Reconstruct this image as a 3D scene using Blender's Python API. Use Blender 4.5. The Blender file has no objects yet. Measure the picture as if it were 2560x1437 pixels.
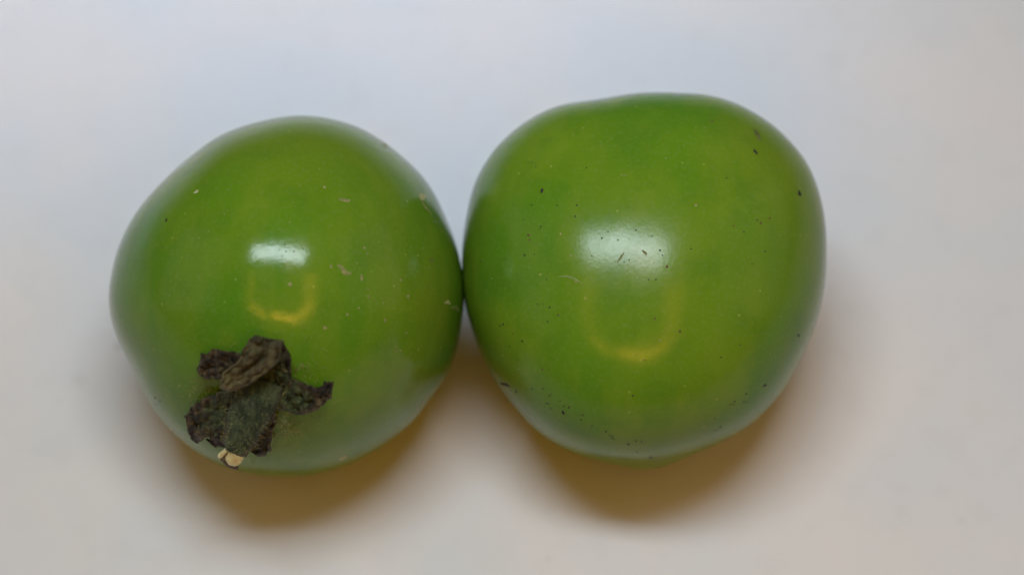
import bpy, bmesh, math, random
from mathutils import Vector, Matrix, noise
from mathutils.bvhtree import BVHTree

S = bpy.context.scene
COL = S.collection
rnd = random.Random(7)

# ---------------------------------------------------------------- camera
PW, PH = 2560.0, 1437.0
LENS, SENSOR, DIST = 100.0, 36.0, 0.44
TILT = math.radians(32)
TARGET = Vector((0, 0, 0.022))
WDIR = Vector((0, -math.sin(TILT), math.cos(TILT)))     # towards the camera
UDIR = Vector((0, math.cos(TILT), math.sin(TILT)))      # picture up
RDIR = Vector((1, 0, 0))                                # picture right
CAM = TARGET + WDIR * DIST
FRAME = Matrix((RDIR, UDIR, WDIR)).transposed()         # columns = right, up, towards the camera

cd = bpy.data.cameras.new('camera')
cam = bpy.data.objects.new('camera', cd)
COL.objects.link(cam)
cam.matrix_world = Matrix.Translation(CAM) @ FRAME.to_4x4()
cd.lens, cd.sensor_width = LENS, SENSOR
cd.clip_start, cd.clip_end = 0.02, 50
cd.dof.use_dof = True
cd.dof.focus_distance = DIST - 0.0235
cd.dof.aperture_fstop = 9.0
S.camera = cam


def ray(px, py):
    """direction in the world of a point measured on the photograph"""
    k = SENSOR / LENS / PW
    return ((px - PW / 2) * k * RDIR - (py - PH / 2) * k * UDIR - WDIR).normalized()


# ---------------------------------------------------------------- world and lamps
w = bpy.data.worlds.new('World')
S.world = w
w.use_nodes = True
bg = w.node_tree.nodes['Background']
bg.inputs['Color'].default_value = (1.0, 0.9, 0.8, 1)
bg.inputs['Strength'].default_value = 0.03
S.view_settings.view_transform = 'Standard'
S.view_settings.look = 'None'
S.view_settings.exposure = -0.04
S.view_settings.gamma = 1.0

HUB = Vector((-0.012, 0.0, 0.028))        # the lamps face this point


def lamp(name, az, el, dist, wide, tall, radiance, colour, roll=0.0, spread=math.pi, aim=HUB):
    """area lamp az degrees right and el degrees above the line from the fruit to the camera"""
    a, e = math.radians(az), math.radians(el)
    d = (RDIR * math.sin(a) * math.cos(e) + UDIR * math.sin(e) + WDIR * math.cos(a) * math.cos(e)).normalized()
    ld = bpy.data.lights.new(name, 'AREA')
    ld.shape = 'RECTANGLE'
    ld.size, ld.size_y = wide, tall
    ld.energy = radiance * math.pi * wide * tall
    ld.color = colour
    ld.spread = spread
    o = bpy.data.objects.new(name, ld)
    COL.objects.link(o)
    x = UDIR.cross(d).normalized()
    y = d.cross(x)
    m = Matrix((x, y, d)).transposed() @ Matrix.Rotation(math.radians(roll), 3, 'Z')
    o.matrix_world = Matrix.Translation(aim + d * dist) @ m.to_4x4()
    return o


COOL = (0.80, 0.93, 1.0)
WARM = (1.0, 0.52, 0.055)
lamp('key_lamp', -2, 31, 0.60, 0.385, 0.098, 25.0, COOL, roll=-6)
lamp('key_lamp_glow', 2, 38, 0.60, 0.26, 0.08, 1.8, COOL)
lamp('warm_strip', 3, -13.0, 0.60, 0.18, 0.032, 21.0, WARM, roll=-8)
lamp('warm_strip', -15, -9, 0.60, 0.14, 0.034, 10.5, WARM, roll=-42)
lamp('warm_strip', 17, -10, 0.60, 0.15, 0.042, 10.5, WARM, roll=40)
lamp('warm_strip', -20, 8, 0.60, 0.04, 0.22, 3.8, WARM)
lamp('warm_strip', 21, 6, 0.60, 0.08, 0.22, 3.8, WARM)
lamp('back_fill', -6, 31, 0.60, 0.26, 0.10, .62, (0.60, 0.75, 1.0), spread=math.radians(15), aim=Vector((-0.075, 0.095, 0)))  # added narrow-beam fill from the key side, brightens the surface at back left
lamp('shadow_fill', -66, 16, 0.60, 0.50, 0.50, .36, (1.0, 0.88, 0.72))  # added left fill, no actual room lamp; lightens the sides of the shadows
lamp('shadow_fill', 66, 16, 0.60, 0.50, 0.50, .30, (1.0, 0.85, 0.70))  # its added counterpart on the right
lamp('right_fill', 4, 25, 0.60, 0.20, 0.12, .06, (1.0, 0.62, 0.50), spread=math.radians(16), aim=Vector((0.085, -0.02, 0)))  # added narrow-beam fill, gives the surface on the right a pinkish tint


# ---------------------------------------------------------------- materials
class Nodes:
    def __init__(self, name):
        self.m = bpy.data.materials.new(name)
        self.m.use_nodes = True
        self.t = self.m.node_tree
        self.b = self.t.nodes['Principled BSDF']

    def n(self, kind, **kw):
        x = self.t.nodes.new(kind)
        for k, v in kw.items():
            if k in x.inputs.keys():
                self.set(x, k, v)
            else:
                setattr(x, k, v)
        return x

    def set(self, node, key, v):
        s = node.inputs[key]
        if isinstance(v, bpy.types.NodeSocket):
            self.t.links.new(v, s)
        else:
            s.default_value = v

    def math(self, op, a, b=0.0, clamp=False):
        x = self.t.nodes.new('ShaderNodeMath')
        x.operation = op
        x.use_clamp = clamp
        self.set(x, 0, a)
        self.set(x, 1, b)
        return x.outputs[0]

    def mix(self, f, a, b, blend='MIX'):
        x = self.t.nodes.new('ShaderNodeMix')
        x.data_type = 'RGBA'
        x.blend_type = blend
        for i, v in ((0, f), (6, a), (7, b)):
            if isinstance(v, bpy.types.NodeSocket):
                self.t.links.new(v, x.inputs[i])
            elif i == 0:
                x.inputs[0].default_value = v
            else:
                x.inputs[i].default_value = (*v, 1)
        return x.outputs[2]

    def noise(self, vec, scale, detail=3.0, rough=0.5):
        x = self.n('ShaderNodeTexNoise', Scale=scale, Detail=detail, Roughness=rough)
        if vec is not None:
            self.t.links.new(vec, x.inputs['Vector'])
        return x.outputs['Fac']

    def ramp(self, v, lo, hi, smooth=True):
        x = self.t.nodes.new('ShaderNodeMapRange')
        x.interpolation_type = 'SMOOTHSTEP' if smooth else 'LINEAR'
        self.set(x, 'Value', v)
        x.inputs['From Min'].default_value = lo
        x.inputs['From Max'].default_value = hi
        return x.outputs[0]

    def scaled(self, vec, s, loc=(0, 0, 0)):
        x = self.t.nodes.new('ShaderNodeMapping')
        x.inputs['Scale'].default_value = s
        x.inputs['Location'].default_value = loc
        self.t.links.new(vec, x.inputs['Vector'])
        return x.outputs[0]

    def coord(self):
        return self.n('ShaderNodeTexCoord').outputs['Object']

    def blob(self, vec, centre, radius):
        """1 at the centre, falling to 0 at the radius (a patch of the skin)"""
        x = self.t.nodes.new('ShaderNodeVectorMath')
        x.operation = 'DISTANCE'
        self.t.links.new(vec, x.inputs[0])
        x.inputs[1].default_value = centre
        return self.ramp(x.outputs['Value'], radius, 0.0)

    def out(self, **kw):
        for k, v in kw.items():
            self.set(self.b, k.replace('_', ' '), v)
        return self.m


def surface_material():
    N = Nodes('white_paper')
    c = N.coord()
    a = N.noise(c, 28, 4)
    b = N.noise(c, 160, 5, .6)
    col = N.mix(N.ramp(a, .35, .65), (.552, .552, .575), (.590, .560, .560))
    col = N.mix(N.math('MULTIPLY', N.ramp(b, .48, .70), .22), col, (.515, .49, .495))
    v = N.n('ShaderNodeTexVoronoi', Scale=95.0)
    N.t.links.new(c, v.inputs['Vector'])
    gate = N.ramp(N.n('ShaderNodeSeparateColor', Color=v.outputs['Color']).outputs[0], .86, .9)
    dots = N.math('MULTIPLY', N.ramp(v.outputs['Distance'], .12, .03), gate)
    col = N.mix(N.math('MULTIPLY', dots, .35), col, (.33, .30, .30))
    # the few soft smudges one can place
    for (sx, sy), r, f in SMUDGES:
        k = N.blob(c, (sx, sy, 0), r)
        col = N.mix(N.math('MULTIPLY', k, f * .28), col, (.33, .30, .28))
    bump = N.n('ShaderNodeBump', Height=N.noise(c, 900, 4), Strength=.12, Distance=.0003)
    return N.out(Base_Color=col, Roughness=.55, Specular_IOR_Level=.25, Normal=bump.outputs[0])


def on_plane(px, py, z=0.0):
    d = ray(px, py)
    return CAM + d * ((z - CAM.z) / d.z)


SMUDGES = []
for px, py, r, f in ((200, 948, .0022, .5), (1372, 1190, .0010, .6), (1371, 1396, .0010, .5), (2406, 1300, .0012, .45),
                     (1745, 90, .0030, .25), (2085, 150, .0032, .3), (1600, 205, .0030, .25), (145, 1000, .0016, .25),
                     (1500, 1302, .0010, .35), (2255, 1270, .002, .25), (2350, 1228, .0018, .3), (300, 1370, .003, .2)):
    p = on_plane(px, py)
    SMUDGES.append(((p.x, p.y), r, f))


def skin_material(name, rough, patches, seed, pale):
    """local X = right, Y = up, Z = front of the fruit; patches: (centre, radius, strength, colour)"""
    N = Nodes(name)
    c = N.scaled(N.coord(), (1, 1, 1), (seed, seed * .7, seed * 1.3))
    c0 = N.coord()
    big = N.noise(c, 42, 2)
    streak = N.noise(N.scaled(c, (1, .30, 1)), 170, 2, .5)
    mid = N.noise(c, 150, 4, .6)
    col = N.mix(N.ramp(big, .34, .66), (.074, .184, .0085), (.108, .198, .0085))
    col = N.mix(N.math('MULTIPLY', N.ramp(streak, .38, .66), .55), col, (.142, .222, .014))
    col = N.mix(N.math('MULTIPLY', N.ramp(mid, .45, .72), .45), col, (.060, .152, .010))
    for centre, radius, f, colour in patches:
        k = N.blob(c0, centre, radius)
        col = N.mix(N.math('MULTIPLY', k, f), col, colour)
    # pinhead lenticels, pale
    v = N.n('ShaderNodeTexVoronoi', Scale=620.0)
    N.t.links.new(c, v.inputs['Vector'])
    gate = N.ramp(N.n('ShaderNodeSeparateColor', Color=v.outputs['Color']).outputs[0], 1 - pale, 1 - pale + .03)
    dots = N.math('MULTIPLY', N.ramp(v.outputs['Distance'], .17, .05), gate)
    col = N.mix(N.math('MULTIPLY', dots, .55), col, (.30, .33, .08))
    fine = N.noise(c, 1500, 3, .7)
    col = N.mix(N.math('MULTIPLY', N.ramp(fine, .45, .8), .28), col, (.175, .23, .065))
    h = N.math('ADD', N.math('MULTIPLY', N.noise(c, 1700, 3, .6), .7), N.math('MULTIPLY', N.noise(c, 190, 2), .8))
    bump = N.n('ShaderNodeBump', Height=h, Strength=.07, Distance=.0003)
    rr = N.math('ADD', N.math('MULTIPLY', N.noise(c, 1100, 3, .6), .14), rough - .07)
    return N.out(Base_Color=col, Roughness=rr, Specular_IOR_Level=.36, IOR=1.42, Normal=bump.outputs[0],
                 Subsurface_Weight=.18, Subsurface_Radius=(.5, 1.0, .12), Subsurface_Scale=.0035)


def dry_leaf_material():
    N = Nodes('withered_sepal')
    c = N.coord()
    at = N.n('ShaderNodeAttribute', attribute_name='wither').outputs['Fac']
    k = N.math('ADD', at, N.math('MULTIPLY', N.math('SUBTRACT', N.noise(c, 420, 4, .7), .5), .65))
    green = N.mix(N.ramp(N.noise(c, 900, 4, .7), .35, .7), (.012, .022, .006), (.090, .130, .042))
    brown = N.mix(N.ramp(N.noise(c, 700, 5, .7), .38, .68), (.008, .0055, .002), (.095, .066, .026))
    col = N.mix(N.ramp(k, .25, .7), green, brown)
    tan = N.n('ShaderNodeAttribute', attribute_name='tan').outputs['Fac']
    col = N.mix(N.math('MULTIPLY', tan, N.ramp(N.noise(c, 380, 3), .25, .6)), col, (.15, .125, .045))
    bump = N.n('ShaderNodeBump', Height=N.noise(c, 1100, 5, .7), Strength=1.0, Distance=.0009)
    return N.out(Base_Color=col, Roughness=.52, Specular_IOR_Level=.45, Normal=bump.outputs[0])


def stem_material():
    N = Nodes('green_stem')
    c = N.coord()
    at = N.n('ShaderNodeAttribute', attribute_name='wither').outputs['Fac']
    st = N.noise(N.scaled(c, (1, .6, .6)), 650, 5, .7)
    col = N.mix(N.ramp(st, .35, .7), (.018, .030, .013), (.075, .100, .046))
    k = N.math('ADD', at, N.math('MULTIPLY', N.math('SUBTRACT', N.noise(c, 500, 3), .5), .8))
    col = N.mix(N.ramp(k, .45, .9), col, (.070, .058, .044))
    bump = N.n('ShaderNodeBump', Height=N.noise(N.scaled(c, (1, .6, .6)), 900, 5, .75), Strength=1.0, Distance=.0010)
    return N.out(Base_Color=col, Roughness=.6, Specular_IOR_Level=.3, Normal=bump.outputs[0])


def plain(name, colour, dark, rough=.6, scale=900):
    N = Nodes(name)
    c = N.coord()
    col = N.mix(N.ramp(N.noise(c, scale, 3, .6), .35, .7), dark, colour)
    return N.out(Base_Color=col, Roughness=rough, Specular_IOR_Level=.3)


M_SURF = surface_material()
M_LEAF = dry_leaf_material()
M_STEM = stem_material()
M_WOOD = plain('torn_stem_wood', (.84, .80, .44), (.66, .56, .26), .6, 700)
M_BARK = plain('torn_stem_rind', (.16, .10, .045), (.06, .035, .02), .7)
M_HAIR = plain('plant_hair', (.44, .39, .17), (.26, .23, .09), .5)
M_DARK = plain('dirt_speck', (.030, .024, .010), (.014, .011, .006), .7)
M_RED = plain('reddish_speck', (.11, .050, .025), (.07, .035, .015), .7)
M_TAN = plain('corky_scar', (.25, .23, .09), (.14, .17, .045), .65, 1500)
M_PALE = plain('pale_flake', (.42, .41, .22), (.30, .30, .13), .55)
M_FAINT = plain('healed_scratch', (.17, .23, .07), (.12, .19, .04), .5)
M_SLIT = plain('brown_scar', (.15, .155, .05), (.11, .115, .035), .75)
M_OLIVE = plain('olive_scar', (.12, .13, .03), (.07, .085, .018), .65)


# ---------------------------------------------------------------- helpers
def link(name, mesh, mat, parent=None, world=None):
    o = bpy.data.objects.new(name, mesh)
    if mat:
        mesh.materials.append(mat)
    COL.objects.link(o)
    if parent is not None:
        o.parent = parent
    if world is not None:
        o.matrix_basis = (WORLD[parent.name].inverted() @ world) if parent is not None else world
        WORLD[o.name] = world.copy()
    return o


WORLD = {}


def mesh_from(name, verts, faces, smooth=True):
    me = bpy.data.meshes.new(name)
    me.from_pydata([tuple(v) for v in verts], [], faces)
    me.update()
    if smooth:
        me.polygons.foreach_set('use_smooth', [True] * len(me.polygons))
    return me


# ---------------------------------------------------------------- surface
def build_surface():
    n, half = 120, 1.5
    def g(i):                                    # denser near the fruit
        t = 2 * i / n - 1
        return half * (0.12 * t + 0.88 * t ** 3)
    verts = []
    for j in range(n + 1):
        for i in range(n + 1):
            x, y = g(i), g(j)
            f = min(1.0, max(0.0, (math.hypot(x, y) - .12) / .3))
            verts.append((x, y, .0025 * f * (noise.noise(Vector((x * 3, y * 3, 3))) - .2) - .0006 * f))
    faces = [(j * (n + 1) + i, j * (n + 1) + i + 1, (j + 1) * (n + 1) + i + 1, (j + 1) * (n + 1) + i)
             for j in range(n) for i in range(n)]
    o = link('tabletop', mesh_from('tabletop', verts, faces), M_SURF)
    o['kind'] = 'structure'
    o['label'] = 'smooth off-white surface with faint smudges under the tomatoes'


build_surface()


# ---------------------------------------------------------------- fruit
def outline_radius(pts, centre):
    """radius in photo pixels as a smooth periodic function of the angle"""
    pol = sorted((math.atan2(-(y - centre[1]), x - centre[0]), math.hypot(x - centre[0], y - centre[1])) for x, y in pts)
    n = 360
    tab = []
    for k in range(n):
        a = -math.pi + 2 * math.pi * k / n
        lo = max((p for p in pol if p[0] <= a), default=(pol[-1][0] - 2 * math.pi, pol[-1][1]))
        hi = min((p for p in pol if p[0] > a), default=(pol[0][0] + 2 * math.pi, pol[0][1]))
        t = (a - lo[0]) / max(1e-6, hi[0] - lo[0])
        tab.append(lo[1] * (1 - t) + hi[1] * t)
    for _ in range(2):                              # smooth the joints
        tab = [sum(tab[(k + d) % n] for d in range(-3, 4)) / 7 for k in range(n)]
    c0 = sum(tab) / n
    har = []
    for m in (1, 2):
        ca = sum(tab[k] * math.cos(m * (-math.pi + 2 * math.pi * k / n)) for k in range(n)) * 2 / n
        sa = sum(tab[k] * math.sin(m * (-math.pi + 2 * math.pi * k / n)) for k in range(n)) * 2 / n
        har.append((m, ca, sa))

    def full(a):
        t = (a + math.pi) / (2 * math.pi) * n
        i = int(math.floor(t)); t -= i
        return tab[i % n] * (1 - t) + tab[(i + 1) % n] * t

    def low(a):
        return c0 + sum(ca * math.cos(m * a) + sa * math.sin(m * a) for m, ca, sa in har)
    return full, low, c0


class Fruit:
    def __init__(self, centre, pts, front, back, exps, label, skin, dent=None, seed=0.0, waves=0.0, pole=(0, 0)):
        full, low, mean = outline_radius(pts, centre)
        bm = bmesh.new()
        bmesh.ops.create_icosphere(bm, subdivisions=7, radius=1.0)
        k = SENSOR / LENS / PW
        d = ray(*centre)
        z = 0.024
        for _ in range(6):                          # settle the centre height so that the fruit touches the surface
            c = CAM + d * ((z - CAM.z) / d.z)
            depth = (CAM - c).dot(WDIR)
            px = depth * k
            co = []
            for v in bm.verts:
                x, u, ww = v.co
                s = math.hypot(x, u)
                a = math.atan2(u, x)
                t = min(1.0, max(0.0, (s - .35) / .62))
                t = t * t * (3 - 2 * t)
                r = (low(a) * (1 - t) + full(a) * t) * px
                # superellipse section, so the front can be flatter or rounder
                cc = mean * px * (front if ww > 0 else back)
                e = exps[0] if ww > 0 else exps[1]
                q = (s ** e + abs(ww) ** e) ** (-1 / e)
                p = Vector((x * r * q, u * r * q, ww * cc * q))
                if ww > 0:
                    p += Vector((pole[0], -pole[1], 0)) * px * ww * ww
                if waves:
                    p *= 1 + waves * noise.noise(Vector((x * 1.5 + seed, u * 1.1, ww * 1.5))) * (1 - .9 * t)
                if dent:
                    dn = Vector(dent[0]).normalized()
                    ang = math.acos(max(-1, min(1, dn.dot(v.co))))
                    p *= 1 - dent[1] * math.exp(-(ang / dent[2]) ** 2)
                co.append(p)
            low_z = min((c + FRAME @ p).z for p in co)
            if abs(low_z) < 1e-6:
                break
            z -= low_z
        for v, p in zip(bm.verts, co):
            v.co = p
        self.centre, self.px = c, px
        world = Matrix.Translation(c) @ FRAME.to_4x4()
        lowest = min((c + FRAME @ p for p in co), key=lambda q: q.z)
        self.root = bpy.data.objects.new('green_tomato', None)
        COL.objects.link(self.root)
        self.root.empty_display_size = .01
        self.root.location = (lowest.x, lowest.y, 0)
        WORLD[self.root.name] = Matrix.Translation(self.root.location)
        self.root['label'] = label
        self.root['category'] = 'tomato'
        self.root['group'] = 'green tomatoes'
        me = bpy.data.meshes.new('fruit')
        bm.normal_update()
        bm.to_mesh(me)
        me.polygons.foreach_set('use_smooth', [True] * len(me.polygons))
        self.body = link('fruit', me, skin, self.root, world)
        bm2 = bm.copy()
        bm2.transform(world)
        self.bvh = BVHTree.FromBMesh(bm2)
        bm2.free(); bm.free()

    def hit(self, px, py):
        p, n, i, dd = self.bvh.ray_cast(CAM, ray(px, py))
        if p is None:                               # past the edge: nearest skin
            d = ray(px, py)
            q = CAM + d * ((self.centre - CAM).dot(d))
            p, n, i, dd = self.bvh.find_nearest(q)
        return p, n

    def at(self, px, py, lift):
        """point lift mm off the skin seen at this place"""
        p, n = self.hit(px, py)
        return p + (CAM - p).normalized() * lift * .001 * .9 + n * lift * .001 * .1

    def patch(self, px, py, rx, ry, rot=0.0, jag=.25, rise=.05, n=9):
        """verts and faces of a small blister on the skin, its rim just under it"""
        a0 = math.radians(rot)
        ph = rnd.random() * 9
        V, F = [], []
        c, cn = self.hit(px, py)
        V.append(c + cn * rise * .001)
        for ring, (q, h) in enumerate(((.6, rise * .8), (1.0, -.03))):
            for k in range(n):
                a = 2 * math.pi * k / n
                j = 1 + jag * noise.noise(Vector((math.cos(a) * 1.6 + ph, math.sin(a) * 1.6, ph))) * 1.6
                x, y = math.cos(a) * rx * q * j, math.sin(a) * ry * q * j
                p, nn = self.hit(px + x * math.cos(a0) + y * math.sin(a0), py - x * math.sin(a0) + y * math.cos(a0))
                V.append(p + nn * h * .001)
        for k in range(n):
            b = (k + 1) % n
            F.append((0, 1 + k, 1 + b))
            F.append((1 + k, 1 + n + k, 1 + n + b, 1 + b))
        # faces wound for the picture side; double-sided anyway
        return V, F

    def path(self, pts, w):
        V, F = [], []
        res = []
        for (x0, y0), (x1, y1) in zip(pts, pts[1:]):
            for t in (0, .25, .5, .75):
                res.append((x0 + (x1 - x0) * t, y0 + (y1 - y0) * t))
        res.append(pts[-1])
        for i, (x, y) in enumerate(res):
            a, b = res[max(0, i - 1)], res[min(len(res) - 1, i + 1)]
            tx, ty = b[0] - a[0], b[1] - a[1]
            l = math.hypot(tx, ty) or 1
            nx, ny = -ty / l, tx / l
            ww = w * (.25 + .75 * math.sin(math.pi * (i + .4) / (len(res) - .2))) * (1 + .5 * noise.noise(Vector((x * .2, y * .2, 1))))
            for q, h in ((-1, -.01), (-.6, .045), (.6, .045), (1, -.01)):
                p, nn = self.hit(x + nx * ww * q, y + ny * ww * q)
                V.append(p + nn * h * .001)
        for i in range(len(res) - 1):
            for k in range(3):
                F.append((i * 4 + k, i * 4 + k + 1, i * 4 + 5 + k, i * 4 + 4 + k))
        return V, F

    def mark(self, name, VF, mat, label=None):
        V, F = VF
        base = sum(V, Vector()) / len(V)
        o = link(name, mesh_from(name, [v - base for v in V], F), mat, self.root, Matrix.Translation(base))
        if label:
            o['label'] = label
        return o

    def joined(self, name, parts, mat):
        V, F = [], []
        for v, f in parts:
            o = len(V)
            V += v
            F += [tuple(i + o for i in q) for q in f]
        m = self.mark(name, (V, F), mat)
        m['kind'] = 'stuff'
        return m


# tangents of the two outlines, measured on the photograph
LEFT = [(760, 289), (650, 306), (546, 343), (485, 389), (411, 456), (362, 508), (323, 569), (298, 627), (284, 689),
        (838, 300), (896, 318), (960, 355), (1006, 392), (1052, 435), (1083, 477), (1113, 542), (1138, 603), (1153, 667),
        (1160, 745), (1150, 831), (1135, 900), (1118, 939), (1071, 999), (1036, 1051), (976, 1099), (902, 1146),
        (838, 1172), (760, 1189), (277, 726), (279, 773), (290, 825), (309, 868), (333, 911), (352, 955), (378, 1006),
        (413, 1054), (456, 1097), (499, 1132), (564, 1166), (650, 1186)]
RIGHT = [(1156, 609), (1168, 536), (1185, 463), (1206, 419), (1238, 372), (1273, 337), (1319, 302), (1366, 276),
         (1413, 261), (1486, 253), (1530, 244), (1588, 235), (1647, 232), (1688, 234), (1764, 238), (1819, 251),
         (1878, 279), (1936, 317), (1980, 361), (2018, 410), (2044, 475), (2059, 542), (2063, 609), (1156, 663),
         (1160, 746), (1179, 821), (1204, 888), (1246, 963), (1288, 1018), (1338, 1072), (1400, 1114), (1463, 1139),
         (1547, 1153), (1600, 1157), (1650, 1151), (1725, 1131), (1800, 1101), (1850, 1076), (1910, 1026), (1956, 971),
         (1991, 910), (2021, 850), (2046, 775), (2058, 715), (2063, 650)]

OL = (.140, .180, .014)
DG = (.048, .148, .010)
K = 6.1e-5
def loc(cx, cy, px, py, h):      # photo position -> local spot on the fruit (h = mm towards the front)
    return ((px - cx) * K, -(py - cy) * K, h * .001)

skin_a = skin_material('tomato_skin', .145, [
    (loc(716, 740, 800, 400, 14), .020, .45, OL), (loc(716, 740, 960, 620, 16), .017, .38, OL),
    (loc(716, 740, 560, 380, 10), .013, .45, OL), (loc(716, 740, 400, 640, 12), .014, .5, DG),
    (loc(716, 740, 560, 760, 22), .013, .55, DG), (loc(716, 740, 850, 860, 20), .010, .35, DG),
    (loc(716, 740, 1040, 760, 14), .010, .4, OL), (loc(716, 740, 640, 970, 16), .017, .35, (.10, .17, .014))],
    1.3, .16)
skin_b = skin_material('tomato_skin_waxy', .20, [
    (loc(1610, 695, 1550, 430, 13), .010, .5, DG), (loc(1610, 695, 1350, 640, 14), .016, .45, DG),
    (loc(1610, 695, 1745, 420, 14), .006, .55, (.13, .215, .014)), (loc(1610, 695, 1900, 400, 10), .016, .45, OL),
    (loc(1610, 695, 1800, 650, 17), .011, .30, DG), (loc(1610, 695, 1940, 600, 10), .013, .35, OL),
    (loc(1610, 695, 1640, 1000, 13), .013, .35, OL), (loc(1610, 695, 1420, 900, 14), .009, .30, DG),
    (loc(1610, 695, 1640, 1150, 0), .006, .6, (.20, .25, .05))],
    4.1, .10)

A = Fruit((716, 740), LEFT, 1.13, .80, (2.0, 2.05),
          'green tomato with a shrivelled brown calyx and stem stub near its lower edge', skin_a,
          dent=((-.20, -.62, .75), .045, .30), seed=2.0, waves=.012, pole=(0, 10))
B = Fruit((1610, 695), RIGHT, .92, .76, (2.12, 2.05),
          'larger green tomato without a calyx, black specks on its smooth skin', skin_b, dent=((.03, -.98, .10), -.030, .20), seed=7.0, waves=.010, pole=(-40, 130))


# ---------------------------------------------------------------- calyx of the left fruit
def calyx_base():
    V, F = A.patch(645, 985, 70, 62, 20, .3, 1.6, 18)
    o = A.mark('calyx', (V, F), M_LEAF)
    at = o.data.attributes.new('wither', 'FLOAT', 'POINT')
    for d in at.data:
        d.value = .45
    return o


CALYX = calyx_base()


def lerp_rows(rows, n):
    out = []
    for i in range(n + 1):
        t = i / n * (len(rows) - 1)
        k = min(int(t), len(rows) - 2)
        f = t - k
        p0, p1, p2, p3 = rows[max(0, k - 1)], rows[k], rows[k + 1], rows[min(len(rows) - 1, k + 2)]
        out.append([.5 * (2 * b + (c - a) * f + (2 * a - 5 * b + 4 * c - d) * f * f + (3 * b - a - 3 * c + d) * f ** 3)
                    for a, b, c, d in zip(p0, p1, p2, p3)])
    return out


def sepal(rows, cup, wither, tan=(0, 0), crinkle=.55, seed=0):
    crinkle *= 1.7
    """rows: left edge x, y, lift mm, right edge x, y, lift mm, from the base to the tip"""
    nl, nc = 44, 20
    R = lerp_rows(rows, nl)
    V, W, T = [], [], []
    for i, r in enumerate(R):
        f = i / nl
        for j in range(nc + 1):
            g = j / nc
            x, y = r[0] + (r[3] - r[0]) * g, r[1] + (r[4] - r[1]) * g
            l = r[2] + (r[5] - r[2]) * g + cup * (2 * g - 1) ** 2
            edge = abs(2 * g - 1)
            jit = (9 * noise.noise(Vector((f * 8, seed * 3.7, g))) + 6 * noise.noise(Vector((f * 22, seed * 3.7, g)))) * edge ** 2
            x += jit; y += jit * .7
            l += crinkle * (noise.noise(Vector((x * .045 + seed, y * .045, f * 3))) * 1.0 + .7 * noise.noise(Vector((x * .10, y * .10, seed))) + .35 * noise.noise(Vector((x * .24, y * .24, seed))))
            V.append(A.at(x, y, max(.15, l)))
            W.append(wither[0] + (wither[1] - wither[0]) * f + .35 * edge ** 3)
            T.append(tan[0] + (tan[1] - tan[0]) * f)
    F = [(i * (nc + 1) + j, i * (nc + 1) + j + 1, (i + 1) * (nc + 1) + j + 1, (i + 1) * (nc + 1) + j)
         for i in range(nl) for j in range(nc)]
    base = V[nc // 2]
    me = mesh_from('sepal', [v - base for v in V], F)
    for nm, val in (('wither', W), ('tan', T)):
        me.attributes.new(nm, 'FLOAT', 'POINT').data.foreach_set('value', val)
    o = link('sepal', me, M_LEAF, CALYX, Matrix.Translation(base))
    so = o.modifiers.new('thickness', 'SOLIDIFY')
    so.thickness = .00045
    so.offset = 0
    su = o.modifiers.new('smooth', 'SUBSURF')
    su.levels = su.render_levels = 1
    return o


sepal([(640, 970, .6, 735, 965, .6), (622, 915, 1.6, 726, 905, 1.4), (616, 868, 2.8, 716, 872, 2.4),
       (634, 842, 4.2, 706, 856, 4.2), (612, 872, 5.6, 700, 893, 5.4), (583, 912, 6.2, 662, 930, 5.8),
       (556, 946, 6.0, 612, 962, 5.4), (556, 968, 5.2, 582, 977, 5.0)], .5, (.3, .75), (-.4, .9), 1.25, 1)
sepal([(612, 975, .6, 630, 905, 1.0), (566, 948, 1.3, 598, 884, 1.6), (520, 944, 1.8, 548, 876, 2.4),
       (500, 936, 1.4, 516, 884, 2.0), (498, 922, 1.0, 506, 900, 1.4)], .5, (.55, 1.0), (0, 0), .7, 2)
sepal([(600, 1064, .5, 600, 968, .8), (556, 1074, .9, 545, 980, 1.2), (520, 1090, 1.6, 503, 1000, 1.5),
       (494, 1104, 2.4, 478, 1022, 2.2), (476, 1082, 3.0, 468, 1042, 2.8)], .9, (.0, .95), (0, 0), .6, 3)
sepal([(690, 925, .8, 680, 1020, .6), (738, 948, 1.3, 738, 1034, .9), (784, 966, 2.0, 766, 1034, 1.6),
       (818, 956, 3.0, 800, 1012, 2.4), (834, 956, 3.2, 824, 992, 2.9)], .5, (-.1, 1.1), (0, 0), .55, 4)
sepal([(694, 1000, .5, 600, 1015, .6), (694, 1050, 1.0, 612, 1070, 1.0), (680, 1096, 1.6, 622, 1108, 1.4),
       (672, 1124, 1.8, 632, 1128, 1.7), (664, 1136, 1.4, 646, 1136, 1.4)], .4, (.3, 1.05), (0, 0), .6, 5)
sepal([(590, 1070, .8, 570, 1040, .8), (572, 1100, 1.6, 548, 1080, 1.6), (552, 1116, 2.2, 528, 1094, 2.2),
       (540, 1112, 2.4, 522, 1100, 2.4)], .3, (.6, 1.0), (0, 0), .4, 6)


HAIRY = []                                      # places on the stem where hairs may grow


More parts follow.
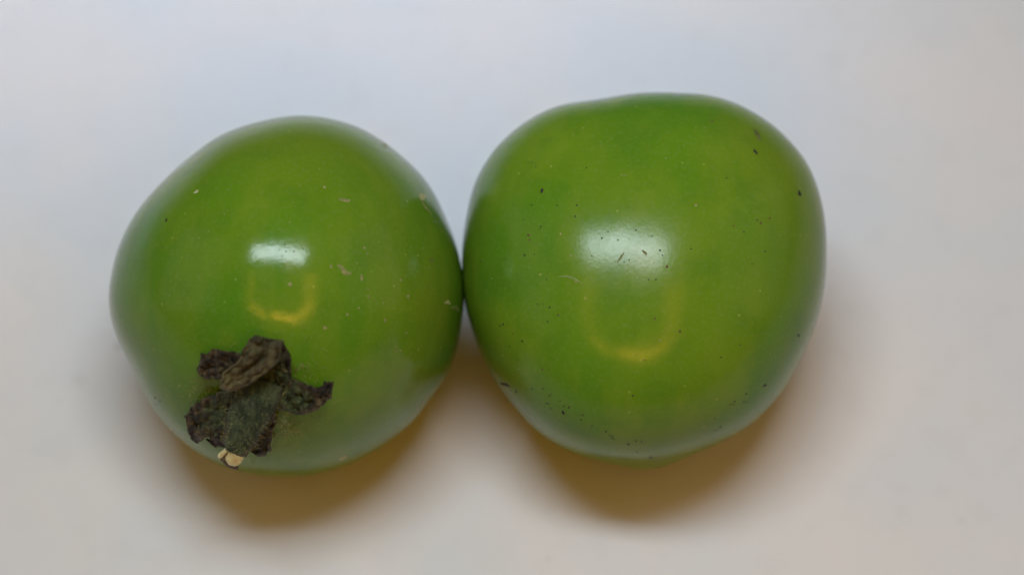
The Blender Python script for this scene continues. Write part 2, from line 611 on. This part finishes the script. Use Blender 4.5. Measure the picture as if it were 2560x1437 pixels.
def stem():
    spine = [(656, 955, 1.2, 50, .8), (647, 985, 2.8, 52, .7), (636, 1015, 4.2, 49, .62), (623, 1045, 5.2, 45, .62),
             (611, 1075, 6.0, 41, .65), (602, 1098, 6.6, 36, .7), (592, 1112, 7.5, 34, .7), (589, 1118, 7.6, 8, .7)]
    R = lerp_rows(spine, 30)
    n = 24
    P = [A.at(r[0], r[1], r[2]) for r in R]
    V, W = [], []
    for i, r in enumerate(R):
        t = (P[min(len(P) - 1, i + 1)] - P[max(0, i - 1)]).normalized()
        side = t.cross(WDIR).normalized()
        up = side.cross(t).normalized()
        rad = r[3] * A.px
        for k in range(n):
            a = 2 * math.pi * k / n
            j = 1 + .07 * math.sin(3 * a + .8) + .10 * noise.noise(Vector((math.cos(a) * 1.3, math.sin(a) * 1.3, i * .13))) + .14 * noise.noise(Vector((math.cos(a) * 4, math.sin(a) * 4, i * .3))) + .05 * math.sin(a * 5 + i * .05)
            V.append(P[i] + side * math.cos(a) * rad * j + up * math.sin(a) * rad * r[4] * j)
            W.append(max(0, i / 30 - .55) * 1.8 + .75 * abs(math.cos(a)) ** 3)
    F = [(i * n + k, i * n + (k + 1) % n, (i + 1) * n + (k + 1) % n, (i + 1) * n + k) for i in range(len(R) - 1) for k in range(n)]
    F.append(tuple(range((len(R) - 1) * n, len(R) * n)))
    HAIRY.extend((v, (v - P[i // n]).normalized()) for i, v in enumerate(V[4 * n:-3 * n], 4 * n))
    base = P[0]
    me = mesh_from('stem', [v - base for v in V], F)
    me.attributes.new('wither', 'FLOAT', 'POINT').data.foreach_set('value', W)
    o = link('stem', me, M_STEM, A.root, Matrix.Translation(base))

    def shard(name, a, b, wa, wb, mat, seed):
        """one torn splinter: a flat wedge from a to b (x, y, lift)"""
        pa, pb = A.at(*a), A.at(*b)
        t = (pb - pa).normalized()
        sd = t.cross(WDIR).normalized()
        up = sd.cross(t).normalized()
        VV, FF = [], []
        m, q = 10, 9
        for i in range(m + 1):
            f = i / m
            c = pa.lerp(pb, f)
            wd = (wa + (wb - wa) * f) * A.px * (1 if i < m else .75)
            for k in range(q):
                ang = 2 * math.pi * k / q
                j = 1 + .3 * noise.noise(Vector((math.cos(ang) * 1.5 + seed, math.sin(ang) * 1.5, f * 2)))
                end = .0006 * noise.noise(Vector((ang * 2, seed, 0))) if i == m else 0
                VV.append(c + sd * math.cos(ang) * wd * j + up * math.sin(ang) * wd * .6 * j + t * end)
        for i in range(m):
            for k in range(q):
                FF.append((i * q + k, i * q + (k + 1) % q, (i + 1) * q + (k + 1) % q, (i + 1) * q + k))
        FF.append(tuple(range(m * q, m * q + q)))
        FF.append(tuple(reversed(range(q))))
        return link(name, mesh_from(name, [v - pa for v in VV], FF), mat, o, Matrix.Translation(pa))
    shard('torn_fibre', (603, 1090, 7.0), (584, 1147, 7.0), 8, 24, M_WOOD, 1)
    shard('torn_fibre', (582, 1108, 6.8), (552, 1136, 6.6), 5, 6, M_WOOD, 2)
    shard('torn_fibre', (606, 1104, 6.9), (607, 1140, 6.6), 4, 5, M_WOOD, 4)
    shard('torn_rind', (588, 1136, 6.2), (582, 1156, 6.0), 13, 20, M_BARK, 3)
    shard('torn_rind', (572, 1126, 6.2), (560, 1144, 6.1), 6, 8, M_BARK, 6)
    return o


STEM = stem()


def hairs():
    """fine plant hairs on and round the calyx: nobody could count them"""
    V, F = [], []
    def one(p, d, bend, length, r):
        s = d.cross(bend)
        s = s.normalized() if s.length > 1e-9 else RDIR
        m = 5
        o = len(V)
        for i in range(m + 1):
            f = i / m
            c = p + d * length * f + bend * length * f * f * .6
            rr = r * (1 - .8 * f)
            u = d.cross(s).normalized()
            for k in range(3):
                a = 2 * math.pi * k / 3
                V.append(c + (s * math.cos(a) + u * math.sin(a)) * rr)
        for i in range(m):
            for k in range(3):
                F.append((o + i * 3 + k, o + i * 3 + (k + 1) % 3, o + i * 3 + 3 + (k + 1) % 3, o + i * 3 + 3 + k))
    def vec():
        return Vector((rnd.gauss(0, 1), rnd.gauss(0, 1), rnd.gauss(0, 1))).normalized()
    spots = [(645, 990, 130, 110, 260), (715, 1070, 45, 40, 170), (510, 960, 30, 40, 60), (640, 880, 90, 45, 60),
             (740, 930, 50, 25, 60), (530, 1020, 40, 40, 120), (690, 1010, 35, 60, 120), (690, 990, 25, 70, 160), (575, 1030, 20, 60, 120), (650, 1090, 25, 40, 100)]
    for cx, cy, sx, sy, n in spots:
        for _ in range(n):
            x, y = rnd.gauss(cx, sx * .55), rnd.gauss(cy, sy * .55)
            p, nn = A.hit(x, y)
            on = rnd.random() < .35 and 560 < x < 720 and 900 < y < 1090
            p = A.at(x, y, rnd.uniform(.6, 3.0)) if on else p
            d = (nn + vec() * .9).normalized()
            one(p, d, vec(), rnd.uniform(.0005, .0016), 2.7e-5)
    front = [q for q in HAIRY if q[1].dot(WDIR) > -.1]
    for _ in range(260):
        p, nn = rnd.choice(front)
        one(p, (nn + vec() * .7).normalized(), vec(), rnd.uniform(.0004, .0010), 1.9e-5)
    base = A.at(645, 985, 0)
    o = link('plant_hair', mesh_from('plant_hair', [v - base for v in V], F), M_HAIR, CALYX, Matrix.Translation(base))
    o['kind'] = 'stuff'


hairs()

# ---------------------------------------------------------------- marks on the left skin
A.mark('scar', A.patch(862, 500, 23, 5.5, -14, .35), M_TAN, 'pale sliver scar on the upper right of the skin')
A.mark('scar', A.patch(491, 479, 9, 4, 32, .3), M_PALE)
A.mark('scar', A.path([(844, 661), (856, 671), (864, 684), (878, 683)], 7), M_TAN, 'tan corky scar right of the highlight')
A.mark('scar', A.path([(905, 702), (904, 686)], 4), M_TAN)
A.mark('scar', A.patch(828, 666, 4.5, 5, 0, .3), M_TAN)
A.mark('scar', A.patch(962, 363, 11, 5, -40, .3), M_TAN)
A.mark('scar', A.patch(857, 1144, 13, 5, 25, .3), M_PALE)
A.mark('flake', A.path([(1050, 484), (1056, 492), (1066, 492)], 8), M_PALE)
A.mark('scratch', A.path([(1052, 498), (1062, 516), (1075, 531)], 2.6), M_TAN)
A.mark('flake', A.patch(1119, 756, 9, 14, 80, 0, .06, 3), M_PALE, 'pale triangular flake near the right edge')
A.mark('scratch', A.path([(1127, 770), (1140, 768), (1146, 778)], 5), M_FAINT)
PALE_A = [(811, 468, 4), (726, 711, 6), (813, 820, 5.5), (868, 786, 4.5), (922, 742, 4), (912, 620, 4), (918, 634, 4), (1020, 740, 4),
          (963, 801, 4.5), (989, 866, 3.5), (992, 878, 3.5), (1000, 876, 3), (1016, 832, 3), (897, 770, 3), (1002, 700, 3.5), (920, 722, 3)]
for i in range(36):
    a, r = rnd.uniform(0, 6.3), 360 * math.sqrt(rnd.random())
    PALE_A.append((760 + r * math.cos(a), 760 + r * math.sin(a) * .95, rnd.uniform(1.2, 2.3)))
A.joined('pale_speck', [A.patch(x, y, r * 1.15, r, rnd.uniform(0, 180), .3, .04, 6) for x, y, r in PALE_A], M_TAN)
A.mark('speck', A.patch(415, 551, 2.5, 6.5, -20, .3), M_DARK)
A.mark('speck', A.patch(1080, 650, 5, 7, 20, .4, .03), M_OLIVE)
A.joined('dirt_speck', [A.patch(x, y, r, r * .8, rnd.uniform(0, 180), .3, .03, 6) for x, y, r in (
    (436, 553, 2), (405, 591, 2), (407, 619, 2.6), (440, 518, 2), (455, 503, 2.4), (460, 512, 2), (571, 437, 2.4), (733, 408, 2.6),
    (840, 387, 3), (812, 386, 2.4), (918, 387, 3.2), (580, 412, 2), (965, 906, 2.4), (1020, 970, 2), (902, 1015, 2.4), (388, 994, 4),
    (400, 1002, 3), (392, 1010, 2.5), (888, 1126, 2.6), (1073, 720, 2.6), (632, 850, 2.6), (640, 842, 2), (520, 880, 2), (1018, 842, 2.6),
    (715, 628, 3), (742, 602, 2.5), (735, 628, 4), (705, 640, 3), (712, 612, 4), (757, 622, 3))], M_OLIVE)

# ---------------------------------------------------------------- marks on the right skin
B.mark('speck', B.patch(1355, 477, 4.6, 7.5, -25, .3), M_DARK, 'large black speck on the upper left')
B.mark('speck', B.patch(1888, 379, 3.6, 10, 38, .4), M_DARK)
B.mark('speck', B.patch(1999, 484, 4, 8, 25, .4), M_DARK)
B.mark('speck', B.patch(1408, 1031, 3.6, 6, 30, .3), M_DARK)
B.mark('speck', B.patch(1627, 1143, 5, 3.2, 0, .3), M_DARK)
B.mark('speck', B.patch(1912, 963, 7, 2.6, 30, .4), M_DARK)
B.mark('speck', B.path([(1250, 958), (1262, 960), (1274, 966)], 3.4), M_DARK)
B.mark('scar', B.patch(1552, 643, 19, 3.2, 57, .1, .04), M_SLIT, 'thin brown slit in the highlight')
B.mark('scar', B.patch(1612, 632, 13, 4.2, -50, .5, .04), M_SLIT, 'stubby olive scar in the highlight')
B.mark('scratch', B.path([(1396, 692), (1416, 690), (1436, 697), (1456, 709)], 2.6), M_FAINT)
B.mark('scratch', B.path([(1885, 325), (1895, 338), (1900, 352)], 6), M_OLIVE)
DARK_B = [(1329, 406, 2.6), (1337, 409, 2), (1339, 418, 2.4), (1320, 406, 2), (1466, 420, 2.6), (1392, 513, 3), (1329, 513, 3), (1442, 513, 3),
          (1310, 550, 2), (1352, 566, 3), (1350, 573, 2.4), (1438, 541, 4), (1283, 513, 2), (1816, 445, 3.2), (1893, 550, 3),
          (1311, 638, 3.6), (1336, 636, 2.4), (1203, 653, 2.4), (1366, 698, 2.8), (1374, 768, 3.6), (1369, 804, 3), (1344, 760, 2.4), (1358, 761, 2),
          (1250, 814, 3), (1258, 810, 4), (1305, 852, 3.8), (1274, 866, 2.6), (1282, 834, 2), (1290, 979, 4), (1331, 971, 3), (1357, 971, 3),
          (1379, 985, 2.4), (1373, 989, 3), (1366, 1008, 2.6), (1371, 1009, 2.6), (1377, 1021, 3), (1400, 1002, 2.6), (1410, 1015, 2.6),
          (1422, 1018, 4), (1457, 1037, 3), (1452, 1049, 3.2), (1480, 1063, 3), (1515, 1078, 3.4), (1524, 1087, 2.6), (1531, 1090, 3), (1528, 1094, 2.4),
          (1571, 1110, 3.6), (1590, 1102, 3), (1604, 1104, 3.2), (1593, 1129, 3), (1534, 1096, 2.4), (1866, 984, 3.6), (1837, 1003, 3.4), (1860, 1004, 2.8),
          (1868, 1004, 2.6), (1826, 1011, 2.6), (1834, 1010, 2.4), (1801, 1067, 3), (1790, 1076, 2.6), (1997, 838, 5), (1788, 1046, 2.4), (1803, 893, 3), (1850, 862, 2.4),
          (1622, 699, 3), (1656, 638, 3), (1582, 989, 3.4), (1913, 628, 3), (1880, 660, 2.4), (1728, 622, 3), (1505, 595, 3.6), (1650, 626, 3.6),
          (1640, 699, 3), (1545, 600, 2.6), (1520, 580, 2.6), (1573, 650, 3), (1560, 655, 3), (1590, 575, 3), (1630, 590, 2.6), (1480, 640, 2.6)]
for i in range(40):
    a, r = rnd.uniform(0, 6.3), 420 * math.sqrt(rnd.random())
    DARK_B.append((1600 + r * math.cos(a), 690 + r * math.sin(a), rnd.uniform(.7, 1.4)))
B.joined('dirt_speck', [B.patch(x, y, r, r * .85, rnd.uniform(0, 180), .3, .03, 6) for x, y, r in DARK_B], M_DARK)
B.joined('reddish_speck', [B.patch(x, y, r, r * .85, rnd.uniform(0, 180), .3, .03, 6) for x, y, r in (
    (1834, 565, 3.4), (1902, 558, 4.5), (1924, 545, 4), (1395, 787, 4), (1355, 923, 3.4), (1700, 828, 5), (1667, 667, 4.6), (1321, 588, 5),
    (1324, 600, 3.5), (1612, 900, 3), (1637, 796, 4), (1860, 580, 3), (1780, 303, 4), (1262, 648, 2.5), (1371, 923, 2.5))], M_RED)
B.joined('pale_speck', [B.patch(x, y, r, r * .85, rnd.uniform(0, 180), .3, .04, 6) for x, y, r in (
    (1665, 396, 3.4), (1740, 513, 5), (1555, 438, 3), (1563, 439, 3), (1335, 553, 2.6), (1401, 585, 4), (1433, 337, 2.4), (1255, 888, 2.8),
    (1720, 984, 2.6), (1763, 320, 2), (1740, 318, 2), (1500, 355, 2), (1528, 348, 2), (1650, 850, 4), (1231, 696, 2.4), (1427, 640, 3.5),
    (1440, 704, 4), (1296, 922, 2.4), (1710, 365, 2), (1952, 792, 2.6), (1975, 765, 2.4), (1925, 882, 2.4))], M_TAN)

S.render.engine = 'CYCLES'
S.cycles.use_denoising = True
S.cycles.use_adaptive_sampling = False
